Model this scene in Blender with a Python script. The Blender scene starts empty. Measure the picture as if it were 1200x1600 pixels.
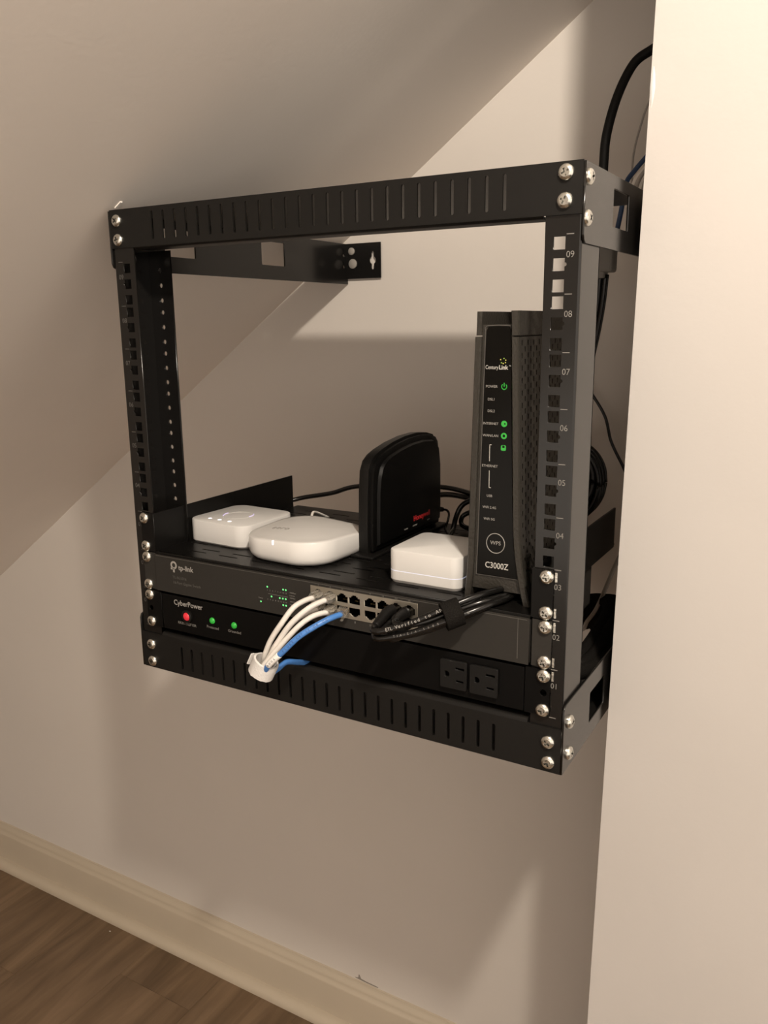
import bpy, bmesh, math, random
from mathutils import Vector, Matrix
random.seed(7)
R_ = math.radians
# ---------------------------------------------------------------- units: millimetres from the rack's front centre, floor at z = -962
FLOOR = -962.0
def W(p): return Vector((p[0] / 1000, p[1] / 1000, (p[2] - FLOOR) / 1000))
scene = bpy.context.scene
COL = scene.collection

# ================================================================= CAMERA
F_PX = 1297.23
cam_d = bpy.data.cameras.new('camera')
cam = bpy.data.objects.new('camera', cam_d); COL.objects.link(cam)
cam_d.sensor_fit = 'VERTICAL'; cam_d.sensor_height = 36.0; cam_d.lens = F_PX / 1600 * 36.0
cam_d.clip_start = 0.02; cam_d.clip_end = 50
def _rot(r):
    r = Vector(r); return Matrix.Rotation(r.length, 3, r.normalized())
_B = Matrix(((1, 0, 0), (0, 0, -1), (0, 1, 0)))
_Rm = _rot((0.2215, 0.5244, 0.0484)) @ _B
RX, RD, RF = [Vector(v) for v in _Rm]
cam.matrix_world = Matrix.Translation(W((450.05, -644.36, 335.37))) @ Matrix((RX, -RD, -RF)).transposed().to_4x4()
scene.camera = cam

# ================================================================= LIGHT
wd = bpy.data.worlds.new('room_ambient'); scene.world = wd; wd.use_nodes = True
bgn = wd.node_tree.nodes['Background']
bgn.inputs[0].default_value = (1.0, 0.87, 0.74, 1); bgn.inputs[1].default_value = 1.78
def lamp(name, loc, energy, radius, color, sx=None, sy=None, aim=None):
    if sx:
        d = bpy.data.lights.new(name, 'AREA'); d.shape = 'RECTANGLE'; d.size = sx / 1000; d.size_y = sy / 1000
    else:
        d = bpy.data.lights.new(name, 'POINT'); d.shadow_soft_size = radius / 1000
    d.energy = energy; d.color = color
    o = bpy.data.objects.new(name, d); COL.objects.link(o); o.location = W(loc)
    if aim is not None:
        o.rotation_euler = (W(aim) - W(loc)).to_track_quat('-Z', 'Y').to_euler()
    return o
LAMP = (705, -685, 1090)
lamp('ceiling_lamp', LAMP, 91, 42, (1.0, 0.895, 0.765))
vs = scene.view_settings
vs.view_transform = 'Standard'; vs.look = 'None'; vs.gamma = 1.0; vs.use_curve_mapping = False
vs.exposure = 0.0

# ================================================================= MATERIALS
def mat(name, col, rough=0.5, metal=0.0, emit=None, estr=0.0, bump=0.0, bscale=300.0, var=0.0, vscale=20.0, trans=0.0, spec=0.5, coat=0.0):
    m = bpy.data.materials.new(name); m.use_nodes = True
    nt = m.node_tree; b = nt.nodes['Principled BSDF']
    b.inputs['Base Color'].default_value = (*col, 1); b.inputs['Roughness'].default_value = rough
    b.inputs['Metallic'].default_value = metal; b.inputs['Specular IOR Level'].default_value = spec
    b.inputs['Transmission Weight'].default_value = trans; b.inputs['Coat Weight'].default_value = coat
    if emit:
        b.inputs['Emission Color'].default_value = (*emit, 1); b.inputs['Emission Strength'].default_value = estr
    tc = nt.nodes.new('ShaderNodeTexCoord')
    if var:
        n = nt.nodes.new('ShaderNodeTexNoise'); n.inputs['Scale'].default_value = vscale; n.inputs['Detail'].default_value = 4
        nt.links.new(tc.outputs['Object'], n.inputs['Vector'])
        r = nt.nodes.new('ShaderNodeValToRGB')
        r.color_ramp.elements[0].position = 0.3; r.color_ramp.elements[1].position = 0.7
        r.color_ramp.elements[0].color = (*[c * (1 - var) for c in col], 1); r.color_ramp.elements[1].color = (*[min(1, c * (1 + var)) for c in col], 1)
        nt.links.new(n.outputs['Fac'], r.inputs['Fac']); nt.links.new(r.outputs['Color'], b.inputs['Base Color'])
    if bump:
        n2 = nt.nodes.new('ShaderNodeTexNoise'); n2.inputs['Scale'].default_value = bscale; n2.inputs['Detail'].default_value = 3
        nt.links.new(tc.outputs['Object'], n2.inputs['Vector'])
        bp = nt.nodes.new('ShaderNodeBump'); bp.inputs['Strength'].default_value = bump; bp.inputs['Distance'].default_value = 0.001
        nt.links.new(n2.outputs['Fac'], bp.inputs['Height']); nt.links.new(bp.outputs['Normal'], b.inputs['Normal'])
    return m
M = {}
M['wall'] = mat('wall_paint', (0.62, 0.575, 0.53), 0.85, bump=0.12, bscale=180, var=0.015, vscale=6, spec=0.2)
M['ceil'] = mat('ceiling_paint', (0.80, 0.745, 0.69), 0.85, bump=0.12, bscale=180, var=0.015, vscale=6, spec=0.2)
M['wall_dimmed'] = mat('wall_paint_dimmed', (0.50, 0.47, 0.445), 0.85, bump=0.15, bscale=150, var=0.02, vscale=5, spec=0.2)  # same paint as the back wall, darkened to offset the strong lamp light
M['trim'] = mat('trim_paint', (0.50, 0.43, 0.335), 0.4, bump=0.05, bscale=60, var=0.02, vscale=8)
M['rack'] = mat('black_powder_coat', (0.0075, 0.0068, 0.0062), 0.18, bump=0.02, bscale=900, spec=0.40)
M['rail'] = mat('black_powder_coat_matte', (0.0085, 0.0078, 0.0070), 0.42, bump=0.08, bscale=900, spec=0.2)
M['shelf'] = mat('black_sheet_steel', (0.005, 0.0046, 0.0042), 0.3, bump=0.06, bscale=900, spec=0.14)
M['switch'] = mat('charcoal_painted_steel', (0.027, 0.0248, 0.022), 0.45, bump=0.08, bscale=900, spec=0.12)
M['pdu'] = mat('black_satin_steel', (0.0035, 0.0032, 0.003), 0.42, bump=0.06, bscale=900, spec=0.08)
M['outlet'] = mat('black_outlet_plastic', (0.010, 0.0095, 0.009), 0.4, spec=0.12)
M['hole'] = mat('dark_cavity', (0.002, 0.002, 0.002), 0.9, spec=0.02)
M['zinc'] = mat('zinc_plated_steel', (0.66, 0.65, 0.60), 0.27, metal=1.0, bump=0.25, bscale=350)
M['shield'] = mat('nickel_port_shield', (0.36, 0.33, 0.275), 0.42, metal=0.85)
M['gold'] = mat('brass_contacts', (0.72, 0.52, 0.25), 0.35, metal=1.0)
M['white'] = mat('white_plastic', (0.60, 0.585, 0.565), 0.38, spec=0.3)
M['whitegloss'] = mat('glossy_white_plastic', (0.62, 0.605, 0.585), 0.2, spec=0.35, coat=0.1)
M['blackpl'] = mat('black_plastic', (0.0065, 0.006, 0.0055), 0.4, bump=0.1, bscale=700, spec=0.2)
M['blackpl2'] = mat('black_matte_plastic', (0.0028, 0.0026, 0.0024), 0.45, bump=0.12, bscale=700, spec=0.12)
M['gloss'] = mat('glossy_black_panel', (0.004, 0.0036, 0.003), 0.15, spec=0.1)
M['modem'] = mat('textured_black_plastic', (0.030, 0.0268, 0.0222), 0.33, bump=0.5, bscale=420, spec=0.3)
M['cwhite'] = mat('white_cable_jacket', (0.66, 0.625, 0.58), 0.45, var=0.04, vscale=60, spec=0.3)
M['cblue'] = mat('blue_cable_jacket', (0.06, 0.19, 0.50), 0.4)
M['cblack'] = mat('black_cable_jacket', (0.0055, 0.005, 0.0046), 0.25, spec=0.4)
M['cnavy'] = mat('dark_blue_cable_jacket', (0.025, 0.05, 0.11), 0.45, spec=0.3)
M['cgrey'] = mat('grey_cable_jacket', (0.32, 0.29, 0.26), 0.45)
M['greypl'] = mat('grey_plastic', (0.27, 0.25, 0.225), 0.5, spec=0.3)
M['rubber'] = mat('matte_black_rubber', (0.006, 0.0055, 0.005), 0.6, spec=0.12)
M['velcro'] = mat('black_hook_and_loop', (0.010, 0.009, 0.008), 0.95, bump=1.0, bscale=900, spec=0.03)
M['wvelcro'] = mat('white_hook_and_loop', (0.66, 0.64, 0.62), 0.8, bump=0.6, bscale=700, spec=0.15)
M['clear'] = mat('clear_polycarbonate', (0.86, 0.82, 0.75), 0.12, trans=0.88)
M['clearj'] = mat('clear_cable_jacket', (0.62, 0.58, 0.53), 0.15, trans=0.5)
M['label'] = mat('white_paper_label', (0.85, 0.83, 0.80), 0.6)
M['ink'] = mat('light_grey_print', (0.30, 0.285, 0.265), 0.6, spec=0.1)
M['inkw'] = mat('white_print', (0.48, 0.46, 0.43), 0.6, spec=0.1)
M['inkd'] = mat('dim_grey_print', (0.085, 0.079, 0.072), 0.6, spec=0.1)
M['inkm'] = mat('medium_grey_print', (0.18, 0.17, 0.157), 0.6, spec=0.1)
M['inkblk'] = mat('black_print', (0.03, 0.03, 0.035), 0.6)
M['inkblu'] = mat('dark_blue_print', (0.02, 0.05, 0.16), 0.6)
M['red'] = mat('red_print', (0.62, 0.03, 0.035), 0.5)
M['grn'] = mat('green_print', (0.35, 0.55, 0.10), 0.5)
M['yel'] = mat('yellow_green_print', (0.70, 0.66, 0.15), 0.5)
M['ledg'] = mat('lit_green_indicator', (0.02, 0.25, 0.03), 0.3, emit=(0.05, 0.85, 0.08), estr=0.17)
M['leds'] = mat('lit_green_port_light', (0.1, 0.4, 0.15), 0.3, emit=(0.16, 0.95, 0.26), estr=0.8)
M['ledr'] = mat('lit_red_switch', (0.45, 0.02, 0.03), 0.3, emit=(1.0, 0.05, 0.07), estr=0.32)
M['ledw'] = mat('lit_white_indicator', (0.9, 0.9, 1.0), 0.3, emit=(0.93, 0.93, 1.0), estr=0.75)
M['ledl'] = mat('faint_bluish_light_line', (0.66, 0.66, 0.72), 0.3, emit=(0.75, 0.8, 1.0), estr=0.3)
M['ledp'] = mat('lit_lilac_ring', (0.70, 0.66, 0.85), 0.3, emit=(0.55, 0.38, 1.0), estr=0.32)
M['smudge'] = mat('dark_scuff', (0.24, 0.21, 0.18), 0.9)

def floor_mat():
    m = bpy.data.materials.new('walnut_laminate'); m.use_nodes = True; nt = m.node_tree; b = nt.nodes['Principled BSDF']
    b.inputs['Roughness'].default_value = 0.42
    tc = nt.nodes.new('ShaderNodeTexCoord'); oi = nt.nodes.new('ShaderNodeObjectInfo')
    ad = nt.nodes.new('ShaderNodeVectorMath'); ad.operation = 'MULTIPLY_ADD'
    ad.inputs[1].default_value = (1, 1, 1)
    cm = nt.nodes.new('ShaderNodeCombineXYZ'); mu = nt.nodes.new('ShaderNodeMath'); mu.operation = 'MULTIPLY'; mu.inputs[1].default_value = 37
    nt.links.new(oi.outputs['Random'], mu.inputs[0]); nt.links.new(mu.outputs[0], cm.inputs[0]); nt.links.new(mu.outputs[0], cm.inputs[1])
    nt.links.new(tc.outputs['Object'], ad.inputs[0]); nt.links.new(cm.outputs[0], ad.inputs[2])
    mp = nt.nodes.new('ShaderNodeMapping'); mp.inputs['Scale'].default_value = (15, 1.5, 1)
    nt.links.new(ad.outputs[0], mp.inputs[0])
    n = nt.nodes.new('ShaderNodeTexNoise'); n.inputs['Scale'].default_value = 1.3; n.inputs['Detail'].default_value = 8; n.inputs['Roughness'].default_value = 0.62; n.inputs['Distortion'].default_value = 1.1
    nt.links.new(mp.outputs[0], n.inputs['Vector'])
    r = nt.nodes.new('ShaderNodeValToRGB'); e = r.color_ramp.elements
    e[0].position = 0.28; e[0].color = (0.095, 0.060, 0.031, 1); e[1].position = 0.74; e[1].color = (0.235, 0.160, 0.098, 1)
    x = e.new(0.5); x.color = (0.165, 0.108, 0.062, 1)
    nt.links.new(n.outputs['Fac'], r.inputs['Fac'])
    mp2 = nt.nodes.new('ShaderNodeMapping'); mp2.inputs['Scale'].default_value = (5, 2.2, 1)
    nt.links.new(ad.outputs[0], mp2.inputs[0])
    n2 = nt.nodes.new('ShaderNodeTexNoise'); n2.inputs['Scale'].default_value = 1.5; n2.inputs['Detail'].default_value = 3
    nt.links.new(mp2.outputs[0], n2.inputs['Vector'])
    mx = nt.nodes.new('ShaderNodeMix'); mx.data_type = 'RGBA'; mx.blend_type = 'MULTIPLY'; mx.inputs['Factor'].default_value = 0.55
    r2 = nt.nodes.new('ShaderNodeValToRGB'); r2.color_ramp.elements[0].position = 0.35; r2.color_ramp.elements[1].position = 0.65
    r2.color_ramp.elements[0].color = (0.62, 0.58, 0.54, 1); r2.color_ramp.elements[1].color = (1.15, 1.12, 1.08, 1)
    nt.links.new(n2.outputs['Fac'], r2.inputs['Fac'])
    nt.links.new(r.outputs['Color'], mx.inputs['A']); nt.links.new(r2.outputs['Color'], mx.inputs['B'])
    nt.links.new(mx.outputs['Result'], b.inputs['Base Color'])
    bp = nt.nodes.new('ShaderNodeBump'); bp.inputs['Strength'].default_value = 0.15; bp.inputs['Distance'].default_value = 0.001
    nt.links.new(n.outputs['Fac'], bp.inputs['Height']); nt.links.new(bp.outputs['Normal'], b.inputs['Normal'])
    return m
M['floor'] = floor_mat()

# ================================================================= HELPERS
def link(name, me, m, parent=None, smooth=False):
    o = bpy.data.objects.new(name, me); COL.objects.link(o)
    if m and not me.materials: me.materials.append(m)
    if parent: o.parent = parent
    if smooth:
        for p in me.polygons: p.use_smooth = True
    return o
def origin(parent):
    v = Vector((0, 0, 0)); p = parent
    while p: v += p.location; p = p.parent
    return v
def obj(name, bm, m, parent=None, smooth=False, at=None, recalc=True, auto=None):
    """link a bmesh written in rack millimetres as ONE object; its origin is the parent's (or AT)"""
    if recalc: bmesh.ops.recalc_face_normals(bm, faces=bm.faces)
    org = origin(parent) if at is None else W(at)
    for v in bm.verts: v.co = W(v.co) - org
    me = bpy.data.meshes.new(name); bm.to_mesh(me); bm.free()
    o = link(name, me, m, parent, smooth)
    if at is not None: o.location = org - origin(parent)
    if auto is not None:
        for p in me.polygons: p.use_smooth = True
        me.set_sharp_from_angle(angle=R_(auto))
    return o
def thing(name, label, cat, at, group=None):
    o = bpy.data.objects.new(name, None); COL.objects.link(o); o.location = W(at)
    o.empty_display_size = 0.02
    return tag(o, label, cat, group)
def tag(o, label, cat, group=None):
    o['label'] = label; o['category'] = cat
    if group: o['group'] = group
    return o
def lab(o, label): o['label'] = label; return o
def struct(o): o['kind'] = 'structure'; return o
def stuff(o): o['kind'] = 'stuff'; return o
def NB(): return bmesh.new()
def box(bm, x0, x1, y0, y1, z0, z1, bev=0, seg=2, mtx=None):
    r = bmesh.ops.create_cube(bm, size=1.0)['verts']
    for v in r: v.co = Vector(((v.co.x + .5) * (x1 - x0) + x0, (v.co.y + .5) * (y1 - y0) + y0, (v.co.z + .5) * (z1 - z0) + z0))
    if bev:
        es = list({e for v in r for e in v.link_edges})
        q = bmesh.ops.bevel(bm, geom=es, offset=bev, segments=seg, profile=0.5, affect='EDGES')
        r = list({v for f in q['faces'] for v in f.verts} | {v for v in r if v.is_valid})
    if mtx is not None:
        for v in r: v.co = mtx @ v.co
    return r
def rrect(cx, cy, w, h, r=0, seg=3):
    if r <= 0: return [(cx - w / 2, cy - h / 2), (cx + w / 2, cy - h / 2), (cx + w / 2, cy + h / 2), (cx - w / 2, cy + h / 2)]
    r = min(r, w / 2 - 1e-4, h / 2 - 1e-4); out = []
    for (sx, sy, a0) in ((1, -1, -90), (1, 1, 0), (-1, 1, 90), (-1, -1, 180)):
        for k in range(seg + 1):
            a = R_(a0 + 90 * k / seg)
            out.append((cx + sx * (w / 2 - r) + r * math.cos(a), cy + sy * (h / 2 - r) + r * math.sin(a)))
    return out
def circ(cx, cy, r, n=12): return [(cx + r * math.cos(2 * math.pi * k / n), cy + r * math.sin(2 * math.pi * k / n)) for k in range(n)]
def plate(bm, outer, holes, t, f):
    """sheet with holes; (u, v, w) -> f(u, v, w), w from 0 to t"""
    cu = bpy.data.curves.new('tmp', 'CURVE'); cu.dimensions = '2D'; cu.fill_mode = 'BOTH'; cu.extrude = t / 2
    for loop in [outer] + holes:
        s = cu.splines.new('POLY'); s.points.add(len(loop) - 1); s.use_cyclic_u = True
        for k, p in enumerate(loop): s.points[k].co = (p[0], p[1], 0, 1)
    o = bpy.data.objects.new('tmp', cu); me = bpy.data.meshes.new_from_object(o)
    old = set(bm.verts); bm.from_mesh(me)
    vs_ = [v for v in bm.verts if v not in old]
    for v in vs_: v.co = Vector(f(v.co.x, v.co.y, v.co.z + t / 2))
    bmesh.ops.remove_doubles(bm, verts=vs_, dist=0.001)
    bpy.data.objects.remove(o); bpy.data.curves.remove(cu); bpy.data.meshes.remove(me)
def front(y0): return lambda u, v, w: (u, y0 + w, v)          # u = x, v = z, thickness goes back
def side(x0): return lambda u, v, w: (x0 + w, u, v)           # u = y, v = z
def flat(z0): return lambda u, v, w: (u, v, z0 + w)           # u = x, v = y
def extrude_profile(bm, prof, fa, fb, closed=True, caps=True):
    """a closed profile [(a, b)] run between two mappings of (a, b) to points"""
    A = [bm.verts.new(fa(*p)) for p in prof]; B = [bm.verts.new(fb(*p)) for p in prof]
    n = len(prof)
    for i in range(n if closed else n - 1): bm.faces.new((A[i], A[(i + 1) % n], B[(i + 1) % n], B[i]))
    if caps and closed:
        bm.faces.new(A[::-1]); bm.faces.new(B)
def smoothpts(pts, n=6):
    P = [Vector(p) for p in pts]
    if len(P) < 3: return P
    Q = [P[0] * 2 - P[1]] + P + [P[-1] * 2 - P[-2]]; out = []
    for i in range(1, len(Q) - 2):
        a, b, c, d = Q[i - 1:i + 3]
        for k in range(n):
            t = k / n
            out.append(0.5 * ((2 * b) + (c - a) * t + (2 * a - 5 * b + 4 * c - d) * t * t + (3 * b - 3 * c + d - a) * t ** 3))
    out.append(P[-1]); return out
def tube(bm, pts, r, seg=10, sub=6, rfun=None, flatten=None):
    P = smoothpts(pts, sub); n = len(P); rings = []
    T = [(P[min(i + 1, n - 1)] - P[max(i - 1, 0)]).normalized() for i in range(n)]
    up = Vector((0, 0, 1)) if abs(T[0].z) < .9 else Vector((1, 0, 0))
    N = (up - T[0] * up.dot(T[0])).normalized()
    for i in range(n):
        N = (N - T[i] * N.dot(T[i])).normalized(); Bn = T[i].cross(N)
        rr = rfun(i / (n - 1)) if rfun else r
        fl = flatten or 1.0
        rings.append([bm.verts.new(P[i] + (N * math.cos(2 * math.pi * k / seg) * fl + Bn * math.sin(2 * math.pi * k / seg)) * rr) for k in range(seg)])
    for i in range(n - 1):
        for k in range(seg): bm.faces.new((rings[i][k], rings[i][(k + 1) % seg], rings[i + 1][(k + 1) % seg], rings[i + 1][k]))
    bm.faces.new(rings[0][::-1]); bm.faces.new(rings[-1])
    return P, T
def lathe(bm, prof, f, n=20):
    """prof = [(radius, height)], f(x, y, h) -> point"""
    rings = []
    for r, h in prof:
        if r < 1e-6: rings.append([bm.verts.new(f(0, 0, h))])
        else: rings.append([bm.verts.new(f(r * math.cos(2 * math.pi * k / n), r * math.sin(2 * math.pi * k / n), h)) for k in range(n)])
    for a, b in zip(rings, rings[1:]):
        if len(a) == 1 and len(b) == 1: continue
        for k in range(n):
            k2 = (k + 1) % n
            if len(a) == 1: bm.faces.new((a[0], b[k2], b[k]))
            elif len(b) == 1: bm.faces.new((a[k], a[k2], b[0]))
            else: bm.faces.new((a[k], a[k2], b[k2], b[k]))
def stack(bm, layers, f, cap=True):
    """loft equal-length 2D loops: layers = [(loop, height)]"""
    rings = [[bm.verts.new(f(p[0], p[1], h)) for p in loop] for loop, h in layers]
    n = len(rings[0])
    for a, b in zip(rings, rings[1:]):
        for k in range(n): bm.faces.new((a[k], a[(k + 1) % n], b[(k + 1) % n], b[k]))
    if cap: bm.faces.new(rings[0][::-1]); bm.faces.new(rings[-1])
    return rings
def text_into(bm, s, size, f, align='LEFT', bold=0.0, t=0.12, xscale=1.0, fit=None):
    cu = bpy.data.curves.new('tmp', 'FONT'); cu.body = s; cu.size = size; cu.align_x = align; cu.align_y = 'CENTER'
    cu.extrude = t / 2; cu.offset = bold; cu.resolution_u = 3
    o = bpy.data.objects.new('tmp', cu); COL.objects.link(o)
    dg = bpy.context.evaluated_depsgraph_get(); me = bpy.data.meshes.new_from_object(o.evaluated_get(dg))
    old = set(bm.verts); bm.from_mesh(me)
    new = [v for v in bm.verts if v not in old]
    if fit and new:                                                   # stretch or squeeze to a width in millimetres
        xs = [v.co.x for v in new]; xscale = fit / (max(xs) - min(xs))
    for v in new: v.co = Vector(f(v.co.x * xscale, v.co.y, v.co.z + t / 2))
    bpy.data.objects.remove(o); bpy.data.curves.remove(cu); bpy.data.meshes.remove(me)
def on_front(x, z, y): return lambda u, v, w: (x + u, y - w, z + v)
def lettering(name, s, size, f, m, parent, **k):
    bm = NB(); text_into(bm, s, size, f, **k); return obj(name, bm, m, parent)

# ================================================================= SETTING
BACK = 457.0
SZ0, SK = 636.3, 0.711                       # underside of the stairs: z = SZ0 + SK * x
def slope_z(x): return SZ0 + SK * x
XL = (FLOOR - SZ0) / SK
bm = NB(); box(bm, XL - 60, 1700, BACK, BACK + 100, FLOOR - 20, 1500)
struct(obj('wall_back', bm, M['wall']))
bm = NB()
xr = (1478 - SZ0) / SK
prof = [(XL - 60, slope_z(XL - 60)), (xr, 1478), (3200, 1478), (3200, 1578), (xr - 40, 1578), (XL - 60, slope_z(XL - 60) + 110)]
extrude_profile(bm, prof, lambda a, b: (a, -3400, b), lambda a, b: (a, BACK, b))
ceil_o = struct(obj('ceiling', bm, M['ceil']))
# near stub wall on the right, its free edge a little out of plumb
bm = NB()
def we(z): return 264.2 + (z - 590) * (12.3 / 983)
zs = [FLOOR, -400, 95, 590, 1478]
for (xa, xb, ya, yb) in ((0, 0, 0, 0),):
    L = []
    for z in zs: L.append([bm.verts.new((we(z), 130, z)), bm.verts.new((2600, 130, z)), bm.verts.new((2600, 245, z)), bm.verts.new((we(z), 245, z))])
    for a, b in zip(L, L[1:]):
        for k in range(4): bm.faces.new((a[k], a[(k + 1) % 4], b[(k + 1) % 4], b[k]))
    bm.faces.new(L[0][::-1]); bm.faces.new(L[-1])
wall_r = struct(obj('wall_right', bm, M['wall_dimmed']))
bm = NB(); box(bm, XL - 60, 3200, -3400, BACK + 50, FLOOR - 40, FLOOR - 12)
fl = struct(obj('floor', bm, M['hole']))
# laminate planks run away from the viewer, towards the back wall
pw = 190.0; k = 0; x = -2280.0
meshes = {}
while x < 1300:
    cuts = sorted([-3400, -3400 + random.uniform(300, 1200)])
    y = -3400 + random.uniform(300, 1200); ys = [-3400, y]
    while y < BACK - 10:
        y += 1290; ys.append(min(y, BACK - 8))
    for a, b in zip(ys, ys[1:]):
        if b < -700 and (x < -1500 or x > 900): pass
        bm = NB(); box(bm, x + .15, x + pw - .15, a + .15, b - .15, FLOOR - 12, FLOOR, bev=0.5, seg=1)
        obj('plank', bm, M['floor'], fl)
    x += pw
# baseboard: flat board with a moulded top edge; quarter-round shoe in front
bm = NB()
pf = [(0, 0), (-13, 0), (-13, 84), (-12, 88), (-9.5, 91), (-9, 96), (-7.5, 101), (-4.5, 105), (-3.5, 110), (0, 111)]
extrude_profile(bm, pf, lambda a, b: (XL, BACK + a, FLOOR + b), lambda a, b: (1700, BACK + a, FLOOR + b))
bb = struct(obj('baseboard_back', bm, M['trim'], auto=35))
bm = NB()
pf = [(-13, 0), (-31, 0)] + [(-31 + 18 * (1 - math.cos(R_(a))), 2 + 18 * math.sin(R_(a))) for a in range(0, 91, 15)]
extrude_profile(bm, pf, lambda a, b: (XL, BACK + a, FLOOR + b), lambda a, b: (1700, BACK + a, FLOOR + b))
struct(obj('trim_1', bm, M['trim'], auto=35))
# round ceiling lamp on the slope, right of and above the viewpoint: the lamp that lights the alcove
lampo = thing('ceiling_lamp', 'round ceiling lamp fixed to the sloped ceiling in front of the rack', 'lamp', LAMP)
nrm = Vector((-SK, 0, 1)).normalized(); e1 = Vector((1, 0, SK)).normalized(); e2 = Vector((0, 1, 0)); hgt = (slope_z(LAMP[0]) - LAMP[2]) * nrm.z
bm = NB(); lathe(bm, [(0, hgt + 1), (104, hgt + 1), (110, hgt - 6), (110, 24), (106, 20.5), (0, 20.5)], lambda a, b, h: Vector(LAMP) + e1 * a + e2 * b + nrm * h, 32)
obj('canopy', bm, M['white'], lampo, auto=40)
bm = NB(); prof_ = [(0.2, 0), (1.6, 0.25), (2.2, 0.5), (1.6, 0.78), (0.2, 1)]
for a0, b0 in zip(prof_, prof_[1:]):
    za, zb = 511 + 32 * a0[1], 511 + 32 * b0[1]
    q = [bm.verts.new((we(z) + 2 + sgn * w, 130 - (0 if sgn else w * .7), z)) for z, w in ((za, a0[0]), (zb, b0[0])) for sgn in (-1, 0, 1)]
    bm.faces.new((q[0], q[1], q[4], q[3])); bm.faces.new((q[1], q[2], q[5], q[4]))
lab(obj('caulk_smear', bm, M['white'], wall_r, smooth=True), 'small raised caulk smear near the top of the wall edge')
# scuffs and chips that have a shape of their own
bm = NB(); plate(bm, [(-266, 0), (-262, -1), (-240, -2), (-215, -2), (-216, 0), (-240, 0.6), (-252, 2), (-255, 9), (-257, 9), (-258, 2)], [], 0.3, lambda u, v, w: (u, BACK - 0.3 + w, -848 + v))
lab(obj('scuff_mark', bm, M['smudge'], bb), 'small dark scuff along the top of the baseboard')
bm = NB(); lathe(bm, [(0, 1.2), (1.6, 0.8), (2.2, 0)], lambda a, b, h: (-873 + a, 409 + b * .7, FLOOR + h), 7)
lab(obj('paint_fleck', bm, M['white'], fl), 'tiny white paint fleck on the dark floor')
bm = NB(); box(bm, -253, -245, 9, 13, 461, 463)
for v in bm.verts: v.co.z = slope_z(v.co.x) - (1.5 if v.co.z < 462 else -2); v.co.y += random.uniform(-1, 1)
lab(obj('paint_chip', bm, M['ceil'], ceil_o), 'sliver of chipped paint above the rack corner')

# ================================================================= RACK
U = 44.45
rack = thing('wall_rack', 'black steel open-frame network rack bolted to the back wall under the sloped ceiling', 'rack', (0, 0, -51))
SQ = []                                      # square-hole heights on the posts
for u in range(9): SQ += [u * U + 6.35, u * U + 22.225, u * U + 38.1]
def post(sx):
    X = lambda x: sx * x
    bm = NB()
    holes = []
    for i, z in enumerate(SQ):
        if i % 3 == 1:                       # the middle hole has a round notch on its outer side
            h = rrect(232.55, z, 9.6, 9.6)
            h = [h[0], h[1], (237.35, z - 1.6), (238.6, z - 1.1), (239.0, z), (238.6, z + 1.1), (237.35, z + 1.6), h[2], h[3]]
        else: h = rrect(232.55, z, 9.6, 9.6)
        holes.append([(X(a), b) for a, b in h])
    plate(bm, [(X(221), -9), (X(248.2), -9), (X(248.2), 414), (X(221), 414)], holes, 1.8, front(0))
    # outer web with the fold, then the rear flange with round holes
    arc = [(250 - 1.8 + 1.8 * math.sin(R_(a)), 1.8 - 1.8 * math.cos(R_(a))) for a in range(0, 91, 30)]
    pr = [(248.2, 0)] + arc + [(250, 49), (248.2, 49), (248.2, 1.8)]
    extrude_profile(bm, [(X(a), b) for a, b in pr], lambda a, b: (a, b, -45), lambda a, b: (a, b, 446))
    rh = [circ(X(233), z, 2.6, 10) for z in SQ]
    fe = 217 if sx < 0 else 224
    plate(bm, [(X(fe), -9), (X(250), -9), (X(250), 414), (X(fe), 414)], rh, 1.8, front(47.5))
    return obj('post', bm, M['rack'], rack)
post(-1); post(1)
def rail(top):
    bm = NB()
    z0, z1 = (414, 452) if top else (-51, -9)
    zs0, zs1 = (420, 447.5) if top else (-45, -18)
    slots = [rrect(-190.5 + 15.12 * i, (zs0 + zs1) / 2, 3.2, zs1 - zs0, 1.5, 3) for i in range(26)]
    plate(bm, [(-250, z0), (250, z0), (250, z1), (-250, z1)], slots, 2, front(-2.0))
    def flange(zc, d, xa, xb, dep):
        pr = [(-2, zc)] + [(-2 + 4 * (1 - math.cos(R_(a))), zc + d * 4 * math.sin(R_(a))) for a in range(15, 91, 15)] + [(dep, zc + d * 4), (dep, zc + d * 2), (2, zc + d * 2), (0, zc)]
        extrude_profile(bm, pr, lambda a, b: (xa, a, b), lambda a, b: (xb, a, b))
    if top:
        flange(z0 + 2, -1, -219, 219, 20); flange(z1 - 4, 1, -250, 250, 256)
    else:
        flange(z1, 1, -219, 219, 22); flange(z0 + 2, -1, -250, 250, 238)
    return obj('front_rail', bm, M['rail'], rack, auto=40)
rail(True); rail(False)
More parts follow.
